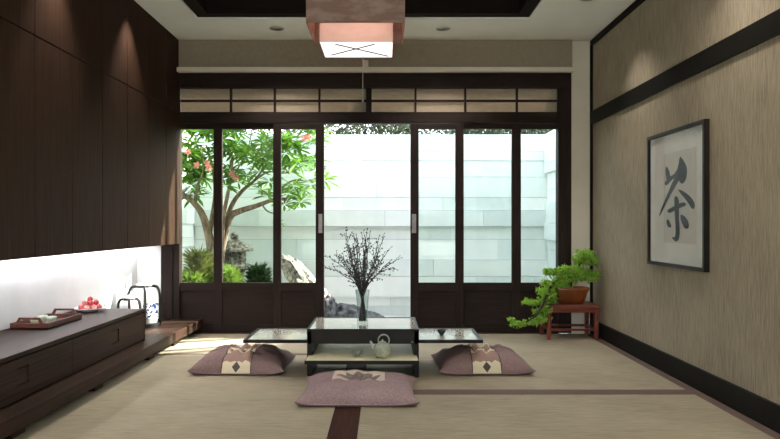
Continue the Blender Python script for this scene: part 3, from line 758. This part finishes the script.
strokes = [
 [(103, 45), (112, 55), (126, 76), (134, 100), (133, 128), (126, 150), (116, 163), (104, 158), (99, 142), (80, 138), (66, 150), (48, 172), (38, 160), (46, 148), (60, 132), (78, 124), (96, 98)],
 [(45, 86), (56, 100), (63, 122), (62, 142), (50, 150), (44, 128), (43, 105)],
 [(92, 122), (108, 135), (92, 160), (72, 195), (50, 238), (30, 278), (15, 305), (24, 270), (42, 228), (58, 190), (74, 152)],
 [(95, 184), (112, 190), (132, 202), (150, 218), (163, 238), (167, 256), (160, 270), (150, 262), (140, 244), (124, 222), (106, 202)],
 [(50, 272), (68, 262), (92, 249), (112, 240), (126, 240), (130, 252), (112, 260), (90, 268), (70, 282), (56, 285)],
 [(82, 212), (96, 218), (101, 240), (99, 300), (103, 345), (103, 375), (98, 398), (88, 405), (76, 396), (68, 384), (84, 386), (86, 350), (82, 290), (80, 240)],
 [(48, 312), (56, 310), (62, 324), (69, 338), (64, 346), (54, 342), (48, 328)],
 [(106, 289), (122, 296), (137, 314), (143, 336), (138, 350), (126, 350), (116, 334), (107, 312)]]
mb = MB()
for i, st in enumerate(strokes):
    # rounded polygon through the traced points, a breath of thickness so that the ink lies on the paper
    pts = [A(a, b, AP-.0006-.0002*i) for a, b in st]; m_ = len(pts); sm = []
    for k in range(m_):
        p0, p1, p2 = pts[k-1], pts[k], pts[(k+1) % m_]; sm += [p1.lerp(p0, .25), p1.lerp(p2, .25)]
    mb.prism(sm, (.0005, 0, 0))
mb.build('brushed_character', M['ink'], r)['label'] = 'black brushed character'
B(AX-.026, AX-.023, ay0+fw, ay1-fw, az0+fw, az1-fw).build('glass_pane', M['artglass'], r)

# ------------------------------------------------------------------ pendant lamp
ox0, ox1, oy0, oy1, oz0, oz1 = -.502, .127, 4.45, 4.97, 2.25, 2.53
r = thing('pendant_lamp', ((ox0+ox1)/2, 4.71, 2.6), 'square pink fabric pendant lamp with a glowing white base', 'lamp')
mb = MB(); th = .006
mb.box(ox0, ox1, oy0, oy0+th, oz0, oz1); mb.box(ox0, ox1, oy1-th, oy1, oz0, oz1); mb.box(ox0, ox0+th, oy0+th, oy1-th, oz0, oz1); mb.box(ox1-th, ox1, oy0+th, oy1-th, oz0, oz1)
mb.build('outer_shade', M['shade_out'], r)
ix0, ix1, iy0, iy1, iz0, iz1 = -.42, .055, 4.48, 4.925, 2.142, 2.46
ix0, ix1 = -.422, .052
mb = MB(); 
mb.box(ix0, ix1, iy0+.03, iy0+.034, iz0, iz1); mb.box(ix0, ix1, iy1-.004, iy1, iz0, iz1); mb.box(ix0, ix0+.004, iy0+.034, iy1-.004, iz0, iz1); mb.box(ix1-.004, ix1, iy0+.034, iy1-.004, iz0, iz1)
mb.build('inner_shade', M['shade_in'], r)
d = B(ix0+.004, ix1-.004, iy0+.034, iy1-.004, iz0+.001, iz0+.005).build('diffuser', M['diffuser'], r)
mb = MB(); z = iz0-.006
mb.tube([(ix0+.1, iy0+.06, z), (ix1-.03, iy1-.06, z)], .0045, 6); mb.tube([(ix1-.12, iy0+.06, z), (ix0+.05, iy1-.09, z)], .0045, 6)
mb.build('cross_rod', M['rod'], r)
mb = MB(); mb.box(ox0+.006, ox1-.006, 4.70, 4.72, 2.50, 2.515); mb.box(-.197, -.178, oy0+.006, oy1-.006, 2.50, 2.515); mb.build('spreader', M['rod'], r)
MB().tube([(-.1875, 4.71, 2.80), (-.1875, 4.71, 2.515)], .006, 8).build('suspension_cord', M['cord'], r)
MB().lathe([(0, 2.77), (.06, 2.77), (.06, 2.799), (0, 2.799)], (-.1875, 4.71, 0), 24).build('ceiling_rose', M['steel'], r)
pc = MB(); pc.tube([(-.149, 4.70, 2.141), (-.149, 4.70, 1.80)], .0022, 6); pc.lathe([(0, 1.785), (.006, 1.79), (.006, 1.806), (0, 1.81)], (-.149, 4.70, 0), 10)
pc.build('pull_cord', M['cord'], r)
def light(name, kind, loc, energy, col, parent=None, **kw):
    l = bpy.data.lights.new(name, kind); l.energy = energy; l.color = lin(col)[:3]
    for k, v_ in kw.items(): setattr(l, k, v_)
    o = bpy.data.objects.new(name, l); C.objects.link(o); o.location = loc
    if parent is not None: o.parent = parent; o.location = Vector(loc)-wloc(parent)
    return o
light('bulb', 'POINT', (-.185, 4.71, 2.33), 7, '#ffe6d8', r, shadow_soft_size=.06)

# ------------------------------------------------------------------ downlights
SPOT = 60
def downlight(x, y, label, power=SPOT, size=100, blend=.8):
    z = ZC
    r = thing('downlight', (x, y, z), label, 'ceiling light', 'recessed downlights in the ceiling')
    MB().lathe([(.040, z-.012), (.046, z-.010), (.060, z-.004), (.062, z-.0005), (.040, z-.0005), (.038, z-.008), (.040, z-.012)], (x, y, 0), 28).build('ring', M['steel'], r, smooth=True)
    MB().lathe([(0, z-.011), (.037, z-.011), (.037, z-.001), (0, z-.001)], (x, y, 0), 20).build('lamp_lens', M['lampglow'], r)
    s = light('spot', 'SPOT', (x, y, z-.02), power, '#fff6ea', r, spot_size=math.radians(size), spot_blend=blend, shadow_soft_size=.03)
downlight(-.90, 5.83, 'small round downlight in the rear ceiling, left of the lamp')
downlight(.483, 5.83, 'small round downlight in the rear ceiling, right of the lamp')
downlight(1.46, 5.05, 'round downlight near the right wall at the top edge', 34)
for i, (x, y) in enumerate(((-1.70, 4.96), (-1.70, 3.85), (1.46, 3.6), (-1.66, 2.2), (1.46, 2.0), (-1.66, .6), (1.46, .4), (-.9, .6), (.48, .6), (-.9, -.6), (.48, -.6))):  # first two wash the cabinets; the rest are added fill, out of view
    downlight(x, y, ['round downlight close to the wall cabinets, farther one', 'round downlight close to the wall cabinets, nearer one'][i] if i < 2 else 'added round fill downlight in the near part of the ceiling', 60 if i < 2 else (26 if y > 1.5 else 22), 75 if i < 2 else 120)

# added fill light: unseen sconces behind the camera, throwing light up on the ceiling
def added_sconce(x, y, sg, label):
    r = thing('added_wall_sconce', (x, y, 1.75), label, 'added fill lamp', 'added fill sconces in the near part of the room')
    MB().lathe([(.03, 1.70), (.045, 1.71), (.085, 1.82), (.08, 1.82), (.04, 1.72), (0, 1.715)], (x+sg*.10, y, 0), 24).build('bowl', M['steel'], r, smooth=True)
    B(min(x, x+sg*.08), max(x, x+sg*.08), y-.012, y+.012, 1.73, 1.76).build('bracket', M['steel'], r)
    light('uplight', 'SPOT', (x+sg*.10, y, 1.80), 210, '#fff6ea', r, spot_size=math.radians(150), spot_blend=1.0, shadow_soft_size=.06).rotation_euler = (PI, 0, 0)
for y in (2.5, .6):
    added_sconce(XF+.001, y, 1, 'added metal bowl fill uplight on the cabinet side of the near room')
    added_sconce(XR-.001, y, -1, 'added metal bowl fill uplight on the cloth wall of the near room')

# ------------------------------------------------------------------ garden
GZ = -.1
GX0, GX1, GY = -2.262, 1.9, 8.2
struct(B(-4, 4, Y0+.121, GY+.3, GZ-.1, GZ).build('ground', M['gravel']), 'pale gravel floor of the walled garden', 'ground')
struct(B(-30, 40, GY+.301, 60, GZ-.1, GZ-.01).build('ground_beyond', M['lawn']), 'grass beyond the garden wall', 'ground')
WTOP = 2.02
def block_wall(axis, a0, a1, face, sgn, seed, name, label):
    """coursed wall of long flat blocks; faces look towards sgn along the other axis"""
    rn = random.Random(seed); mb = MB()
    z = GZ
    def bx_(u0, u1, d, z0, z1, mi):
        f0, f1 = sorted((face-sgn*d, face+sgn*.10)) if False else sorted((face+sgn*d, face-sgn*.12))
        if axis == 'x': mb.box(u0, u1, f0, f1, z0, z1, mi)
        else: mb.box(f0, f1, u0, u1, z0, z1, mi)
    bx_(a0, a1, -.012, GZ, WTOP-.005, 3)
    while z < WTOP-.01:
        h = min(rn.choice((.085, .11, .15, .19, .24)), WTOP-z)
        if WTOP-z-h < .06: h = WTOP-z
        u = a0-rn.uniform(0, .6)
        dd = rn.choice((0, .012, .028, .042))
        while u < a1:
            L = rn.uniform(.55, 1.5); v0, v1 = max(u, a0), min(u+L, a1)
            if v1-v0 > .01: bx_(v0+.0015, v1-.0015, dd+rn.choice((0, .003)), z+.002, z+h-.002, rn.choice((0, 0, 1, 1, 2)))
            u += L
        z += h
    o = mb.build(name, [M['block1'], M['block2'], M['block3'], M['mortar']]); struct(o, label, 'garden wall')
block_wall('x', GX0-.1, GX1+.1, GY, -1, 3, 'wall_garden_back', 'tall pale block garden wall facing the doors')
block_wall('y', Y0+.13, GY-.02, GX0, 1, 5, 'wall_garden_left', 'pale block garden wall on the left side behind the tree')
block_wall('y', Y0+.13, GY-.02, GX1, -1, 8, 'wall_garden_right', 'bright pale block garden wall on the right side')

# --- plumeria-like tree
TB = P(215, 283, 7.35); TB.z = GZ
r = thing('garden_tree', (TB.x, TB.y, GZ), 'green leafy tree with pink flowers in the garden behind the left doors', 'tree')
br = MB(); D = 7.35
def pp(*l): return [P(a, b, y) for a, b, y in l]
ctube([TB+Vector((-.01, 0, 0)), P(214, 283, D), P(212, 255, D), P(208, 232, D-.02), P(202, 214, D-.05), P(194, 203, D-.1), P(184, 195, D-.15), P(175, 184, D-.2)], .062, .016, 5, 10, br)
ctube([TB+Vector((.07, 0, 0)), P(219, 280, D+.05), P(220, 258, D+.05), P(224, 236, D+.05), P(230, 217, D+.04), P(240, 211, D), P(256, 206, D-.05), P(273, 200, D-.05), P(287, 199, D-.1)], .062, .014, 5, 10, br)
ctube(pp((222, 242, D+.05), (226, 222, D+.1), (233, 203, D+.12), (243, 190, D+.12), (254, 181, D+.1), (264, 168, D+.1)), .036, .010, 5, 8, br)
ctube(pp((222, 240, D), (223, 218, D-.05), (227, 198, D-.1), (231, 178, D-.1), (233, 155, D-.15)), .030, .009, 5, 8, br)
ctube(pp((209, 235, D), (213, 212, D+.1), (215, 190, D+.15), (212, 165, D+.2), (206, 145, D+.2)), .03, .009, 5, 8, br)
ctube(pp((194, 203, D-.1), (198, 185, D-.15), (204, 168, D-.2), (201, 148, D-.2)), .018, .006, 4, 7, br)
ctube(pp((262, 204, D-.05), (266, 210, D-.1), (272, 213, D-.12), (279, 212, D-.15)), .010, .004, 4, 6, br)
ctube(pp((273, 200, D-.05), (284, 186, D), (295, 180, D+.05), (306, 181, D+.05), (316, 178, D+.05), (326, 168, D+.05)), .014, .005, 4, 6, br)
ctube(pp((254, 181, D+.1), (268, 172, D+.1), (284, 173, D), (296, 170, D-.1), (310, 160, D-.1)), .012, .005, 4, 6, br)
ctube(pp((233, 160, D-.15), (243, 153, D-.1), (255, 150, D-.1), (268, 150, D-.15), (280, 144, D-.15)), .010, .004, 4, 6, br)
ctube(pp((231, 178, D-.1), (240, 165, D-.2), (248, 148, D-.25), (252, 130, D-.25)), .010, .004, 4, 6, br)
ctube(pp((264, 168, D+.1), (272, 150, D+.15), (286, 134, D+.2), (300, 128, D+.2)), .010, .004, 4, 6, br)
br.build('trunk', M['bark'], r, smooth=True)
lv = MB(); rn = random.Random(21)
def rosette(mb, c, up, R, nl, w=.16):
    up = up.normalized(); e1 = up.orthogonal().normalized(); e2 = up.cross(e1)
    for k in range(nl):
        a = k*2.4+rn.uniform(-.2, .2); el = rn.uniform(-.35, .75)
        d = ((e1*math.cos(a)+e2*math.sin(a))*math.cos(el)+up*math.sin(el)).normalized()
        s = d.cross(up).normalized(); L = R*rn.uniform(.7, 1.1); W = L*w; nrm = s.cross(d)
        drop = Vector((0, 0, -L*.18))
        p = [c+d*L*.08, c+d*L*.35+s*W*.7, c+d*L*.35-s*W*.7, c+d*L*.7+s*W+drop*.4, c+d*L*.7-s*W+drop*.4, c+d*L+drop, c+d*L*.35-nrm*W*.3, c+d*L*.7-nrm*W*.35+drop*.4]
        mb.add(p, [(0, 1, 6), (0, 6, 2), (1, 3, 7, 6), (6, 7, 4, 2), (3, 5, 7), (7, 5, 4)])
pts = []
spec = [(179, 186, 0), (188, 195, 0), (199, 190, 0), (190, 178, 0), (206, 180, 0), (226, 186, 0), (238, 182, 0), (230, 170, 0), (247, 176, 0), (262, 190, 0), (270, 182, 0), (259, 172, 0), (268, 196, 0),
        (288, 193, 0), (296, 196, 0), (305, 190, 0), (293, 186, 0), (311, 184, 0), (300, 202, 0), (316, 170, 0), (324, 180, 0), (284, 205, 0), (278, 222, 1)]
for s in spec: pts.append((s[0], s[1]))
for _ in range(170):
    x = rn.uniform(172, 322); y = rn.uniform(104, 178)
    if y > 165 and rn.random() < .35: continue
    if 232 < x < 272 and 158 < y < 176 and rn.random() < .6: continue
    if x > 283 and rn.random() < .45: continue
    pts.append((x, y))
for x, y in pts:
    c = P(x, y, D+rn.uniform(-.5, .45)); c.x = max(c.x, -2.03)
    rosette(lv, c, Vector((rn.uniform(-.5, .5), rn.uniform(-.6, .4), 1)), rn.uniform(.14, .20) if y < 215 else .09, rn.randint(15, 21), .11)
lv.build('foliage', M['leaf'], r)
for k, (x, y) in enumerate(((197, 165), (209, 168), (236, 178), (207, 163), (304, 138), (308, 137), (188, 152), (232, 174))):
    c = P(x, y, D-.52); fm = MB(); e1 = Vector((1, 0, 0)); e2 = Vector((0, 0, 1))
    for q in range(5):
        a = q*2*PI/5+k; d = e1*math.cos(a)+e2*math.sin(a); s = e1*-math.sin(a)+e2*math.cos(a); R = .038
        fm.add([c, c+d*R*.6+s*R*.33-Vector((0, .008, 0)), c+d*R-Vector((0, .003, 0)), c+d*R*.6-s*R*.33], [(0, 1, 2, 3)])
    fm.build('flower', M['petal'], r)
# --- shrubs
def shrub(cx_, cy_, R, H, m, label, seed, name='garden_shrub', blade=.16, n=420, w=.010, hang=.25):
    rn = random.Random(seed)
    r = thing(name, (cx_, cy_, GZ), label, 'shrub', 'shrubs at the foot of the garden tree')
    st = MB(); lf = MB()
    for _ in range(14):
        a = rn.uniform(0, 6.28); k = rn.random(); e = Vector((cx_+math.cos(a)*R*k*.7, cy_+math.sin(a)*R*k*.5, GZ+H*rn.uniform(.5, .85)))
        st.tube([(cx_, cy_, GZ), (cx_+(e.x-cx_)*.4, cy_+(e.y-cy_)*.4, GZ+H*.4), e], [.008, .006, .003], 5)
    for _ in range(n):
        a = rn.uniform(0, 6.28); k = rn.random()**.6; hh = rn.random()**.6
        rr = R*k*math.sqrt(max(.05, 1-(hh*.95)**3)); p = Vector((cx_+math.cos(a)*rr, cy_+math.sin(a)*rr*.7, GZ+.06+(H-.1)*hh))
        for q in range(3):
            d = (Vector((math.cos(a), math.sin(a), 0))*rn.uniform(-.2, .9)+Vector((rn.uniform(-.6, .6), rn.uniform(-.6, .6), rn.uniform(.3, 1.3)))).normalized()
            s = d.orthogonal().normalized(); s = Matrix.Rotation(rn.uniform(0, 6.28), 3, d) @ s; L = blade*rn.uniform(.5, 1)
            g = Vector((0, 0, -L*hang*.5))
            lf.add([p, p+d*L*.5+s*w, p+d*L+g, p+d*L*.5-s*w], [(0, 1, 2, 3)])
    st.build('stems', M['bark_dark'], r)['kind'] = 'stuff'
    lf.build('foliage', m, r)
M['leaf_o'] = mat('olive_leaf', '#4c5a2c', '#7f8848', (20, 20, 20), .7, spec=.2, transl=('#8d964c', .25))
shrub(-1.98, 7.02, .20, .56, M['leaf_y'], 'low yellow green shrub at the far left behind the first pane', 1)
shrub(-1.93, 7.28, .15, .76, M['leaf_o'], 'tall olive feathery shrub in front of the tree trunk', 2, blade=.20, w=.006)
shrub(-1.88, 7.0, .18, .50, M['leaf_d'], 'dark rounded shrub between the two pale shrubs on the left', 3, blade=.07, w=.016, n=600)
shrub(-1.62, 7.2, .14, .60, M['leaf_y'], 'yellow green grass clump in front of the stone lantern', 4, blade=.16, w=.005, n=650)
shrub(-1.37, 7.6, .12, .60, M['leaf_d'], 'dark green spiky shrub right of the stone lantern', 6, blade=.15, w=.010)
# --- stone lantern
LX, LY = -1.66, 7.72
def ngon(R, z, n=6, rot=0): return [(LX+R*math.cos(2*PI*k/n+rot), LY+R*math.sin(2*PI*k/n+rot), z) for k in range(n)]
def ladder(rings, n=6, rot=PI/6):
    mb = MB(); vs = []; fs = []
    for R, z in rings: vs += ngon(R, z, n, rot)
    for i in range(len(rings)-1):
        for k in range(n): fs.append((i*n+k, i*n+(k+1) % n, (i+1)*n+(k+1) % n, (i+1)*n+k))
    fs += [tuple(range(n))[::-1], tuple(range((len(rings)-1)*n, len(rings)*n))]
    mb.add(vs, fs); return mb
r = thing('stone_lantern', (LX, LY, GZ), 'mossy grey stone garden lantern behind the second pane', 'stone lantern')
def chip(o, s=.012):
    m_ = o.modifiers.new('sub', 'SUBSURF'); m_.subdivision_type = 'SIMPLE'; m_.levels = m_.render_levels = 3
    tx = bpy.data.textures.new('chips', 'CLOUDS'); tx.noise_scale = .05
    d_ = o.modifiers.new('disp', 'DISPLACE'); d_.texture = tx; d_.strength = s; d_.mid_level = .5
    return o
chip(ladder([(.20, GZ), (.19, .02), (.10, .08), (.085, .30), (.12, .45)]).build('pedestal', M['stone'], r))
chip(ladder([(.12, .452), (.17, .475), (.175, .51), (.15, .53)]).build('platform', M['stone'], r))
# chamber with openings
mb = MB()
for k in range(6):
    a = 2*PI*k/6+PI/6; c = Vector((LX+.105*math.cos(a), LY+.105*math.sin(a), .532)); mb.tube([c, c+Vector((0, 0, .14))], .028, 6)
mb.tube([(LX, LY, .532), (LX, LY, .56)], .105, 6); mb.tube([(LX, LY, .64), (LX, LY, .672)], .11, 6); mb.tube([(LX, LY+.02, .56), (LX, LY+.02, .64)], .06, 6)
chip(mb.build('fire_box', M['stone'], r), .006)
chip(ladder([(.15, .673), (.215, .672), (.22, .695), (.13, .755), (.07, .79), (.035, .80)]).build('roof', M['stone'], r), .015)
o = MB().lathe([(.03, .795), (.042, .81), (.048, .84), (.035, .87), (.012, .885), (0, .888)], (LX, LY, 0), 14).build('finial', M['stone'], r, smooth=True)
# --- rocks
def rock(name, c, dims, rot, m, label, seed, rough=.35, cat='rock'):
    me = bpy.data.meshes.new(name); import bmesh
    bm = bmesh.new(); bmesh.ops.create_icosphere(bm, subdivisions=5, radius=1)
    R = Matrix.Rotation(rot, 3, 'Y')
    for v_ in bm.verts:
        n_ = v_.co.copy(); k = 1+rough*mnoise.fractal(n_*1.3+Vector((seed, 0, 0)), 1.0, 2.0, 5)+.12*abs(mnoise.noise(n_*4+Vector((0, seed, 0))))
        q = Vector((n_.x*dims[0], n_.y*dims[1], n_.z*dims[2]))*k; v_.co = R @ q
    bm.to_mesh(me); bm.free(); me.materials.append(m)
    for p_ in me.polygons: p_.use_smooth = True
    o = bpy.data.objects.new(name, me); C.objects.link(o); o.location = c
    tag(o, label, cat, 'garden rocks'); return o
a_, b_ = P(290, 260, 7.1), P(331, 320, 7.05)
mid = (a_+b_)/2
rock('garden_rock', (mid.x-.005, 7.08, mid.z-.05), (.44, .15, .13), math.atan2(a_.z-b_.z, b_.x-a_.x), M['stone'], 'leaning grey weathered rock behind the narrow left sliding door', 4, .3)
rock('garden_rock', (-.32, 7.0, -.02), (.30, .20, .17), .1, M['stone_d'], 'low dark rock seen through the central opening behind the vase', 9, .3)
rock('garden_rock', (-1.24, 7.25, .05), (.14, .12, .24), .3, M['stone'], 'small grey rock right of the dark shrub', 12, .3)
rock('garden_rock', (-.60, 6.92, .05), (.10, .10, .22), .25, M['stone_d'], 'narrow black rock at the left edge of the central opening', 15, .25)

# --- trees beyond the wall
def far_tree(x, y, H, R, label, seed, dens=1.0, bare=False):
    rn = random.Random(seed); g = GZ-.01
    r = thing('background_tree', (x, y, g), label, 'tree', 'trees beyond the garden wall')
    tr = MB(); top = Vector((x+rn.uniform(-.3, .3), y, g+H*.8)); ctube([(x, y, g), (x+.1, y, g+H*.4), top], .10, .03, 5, 8, tr); ends = []
    for k in range(22 if bare else 13):
        t_ = rn.uniform(.25, .8); s = Vector((x+.1*t_, y, g+H*t_*.9)); a = rn.uniform(0, 6.28)
        e = s+Vector((math.cos(a)*R*rn.uniform(.5, .95), math.sin(a)*R*.7, rn.uniform(.1, .45)*R)); m_ = (s+e)/2+Vector((0, 0, rn.uniform(0, .25)))
        ctube([s, m_, e], .028, .006, 4, 5, tr); ends += [m_, e]
        for q in range(6 if bare else 2):
            z_ = s.lerp(e, rn.uniform(.3, 1)); w_ = z_+Vector((rn.uniform(-.6, .6), rn.uniform(-.4, .4), rn.uniform(-.1, .6))); tr.tube([z_, (z_+w_)/2+Vector((0, 0, .04)), w_], [.010, .007, .003], 4)
    tr.build('trunk', M['bark_dark'], r, smooth=True)
    lf = MB()
    for c in ends:
        for _ in range(int(110*dens)):
            p = c+Vector((rn.gauss(0, .30), rn.gauss(0, .25), rn.gauss(0, .22)))
            for q in range(2):
                d = Vector([rn.uniform(-1, 1) for _ in range(3)]).normalized(); s = d.orthogonal().normalized(); L = rn.uniform(.06, .13)
                lf.add([p, p+d*L*.5+s*.018, p+d*L, p+d*L*.5-s*.018], [(0, 1, 2, 3)])
    lf.build('foliage', M['leaf_far'], r)
far_tree(-1.2, 12.5, 4.2, 1.3, 'sparse bare branched tree above the garden wall in the central opening', 31, .35, True)
far_tree(.1, 11.5, 3.6, 1.1, 'fine needled tree above the garden wall at the centre', 32, 2.2)
far_tree(1.3, 12.2, 3.8, 1.2, 'dark bushy tree above the wall behind the narrow right door', 33, 2.6)
far_tree(2.6, 12.0, 3.9, 1.15, 'dark leafy tree above the wall behind the wide right door', 34, 2.0)
far_tree(3.7, 13.0, 4.2, 1.4, 'thin branched tree above the wall at the far right', 35, .7, True)
far_tree(-3.6, 12.4, 4.0, 1.4, 'leafy tree above the wall behind the left doors', 36, 1.6)

# ------------------------------------------------------------------ sun and sky
sd = Vector((1, .45, .74)).normalized()
s = light('sun', 'SUN', (6, 9, 6), 24.0, '#fff7ea', angle=math.radians(1.2))
s.rotation_euler = sd.to_track_quat('Z', 'Y').to_euler()
w = bpy.data.worlds.new('sky'); S.world = w; w.use_nodes = True; nt = w.node_tree; nt.nodes.clear()
sky = nt.nodes.new('ShaderNodeTexSky'); sky.sky_type = 'NISHITA'; sky.sun_disc = False
sky.sun_elevation = math.asin(sd.z); sky.sun_rotation = math.atan2(sd.x, sd.y); sky.air_density = 1.0; sky.dust_density = 2.5
hs = nt.nodes.new('ShaderNodeHueSaturation'); hs.inputs['Saturation'].default_value = .45
bg = nt.nodes.new('ShaderNodeBackground'); bg.inputs[1].default_value = 1.05
out = nt.nodes.new('ShaderNodeOutputWorld')
nt.links.new(sky.outputs[0], hs.inputs['Color']); nt.links.new(hs.outputs[0], bg.inputs[0]); nt.links.new(bg.outputs[0], out.inputs[0])

# ------------------------------------------------------------------ camera
cam = bpy.data.cameras.new('camera'); co = bpy.data.objects.new('camera', cam); C.objects.link(co)
co.location = (0, 0, EYE); co.rotation_euler = (PI/2, 0, 0)
cam.sensor_width = 36; cam.sensor_fit = 'HORIZONTAL'; cam.lens = F*36/780; cam.shift_x = 5/780; cam.shift_y = 4.5/780; cam.clip_start = .05
S.camera = co
S.view_settings.view_transform = 'Standard'; S.view_settings.look = 'None'; S.view_settings.gamma = 1; S.view_settings.use_curve_mapping = False
S.view_settings.exposure = 0.45
S.cycles.max_bounces = 10; S.cycles.diffuse_bounces = 5; S.cycles.transparent_max_bounces = 12
S.cycles.sample_clamp_indirect = 6
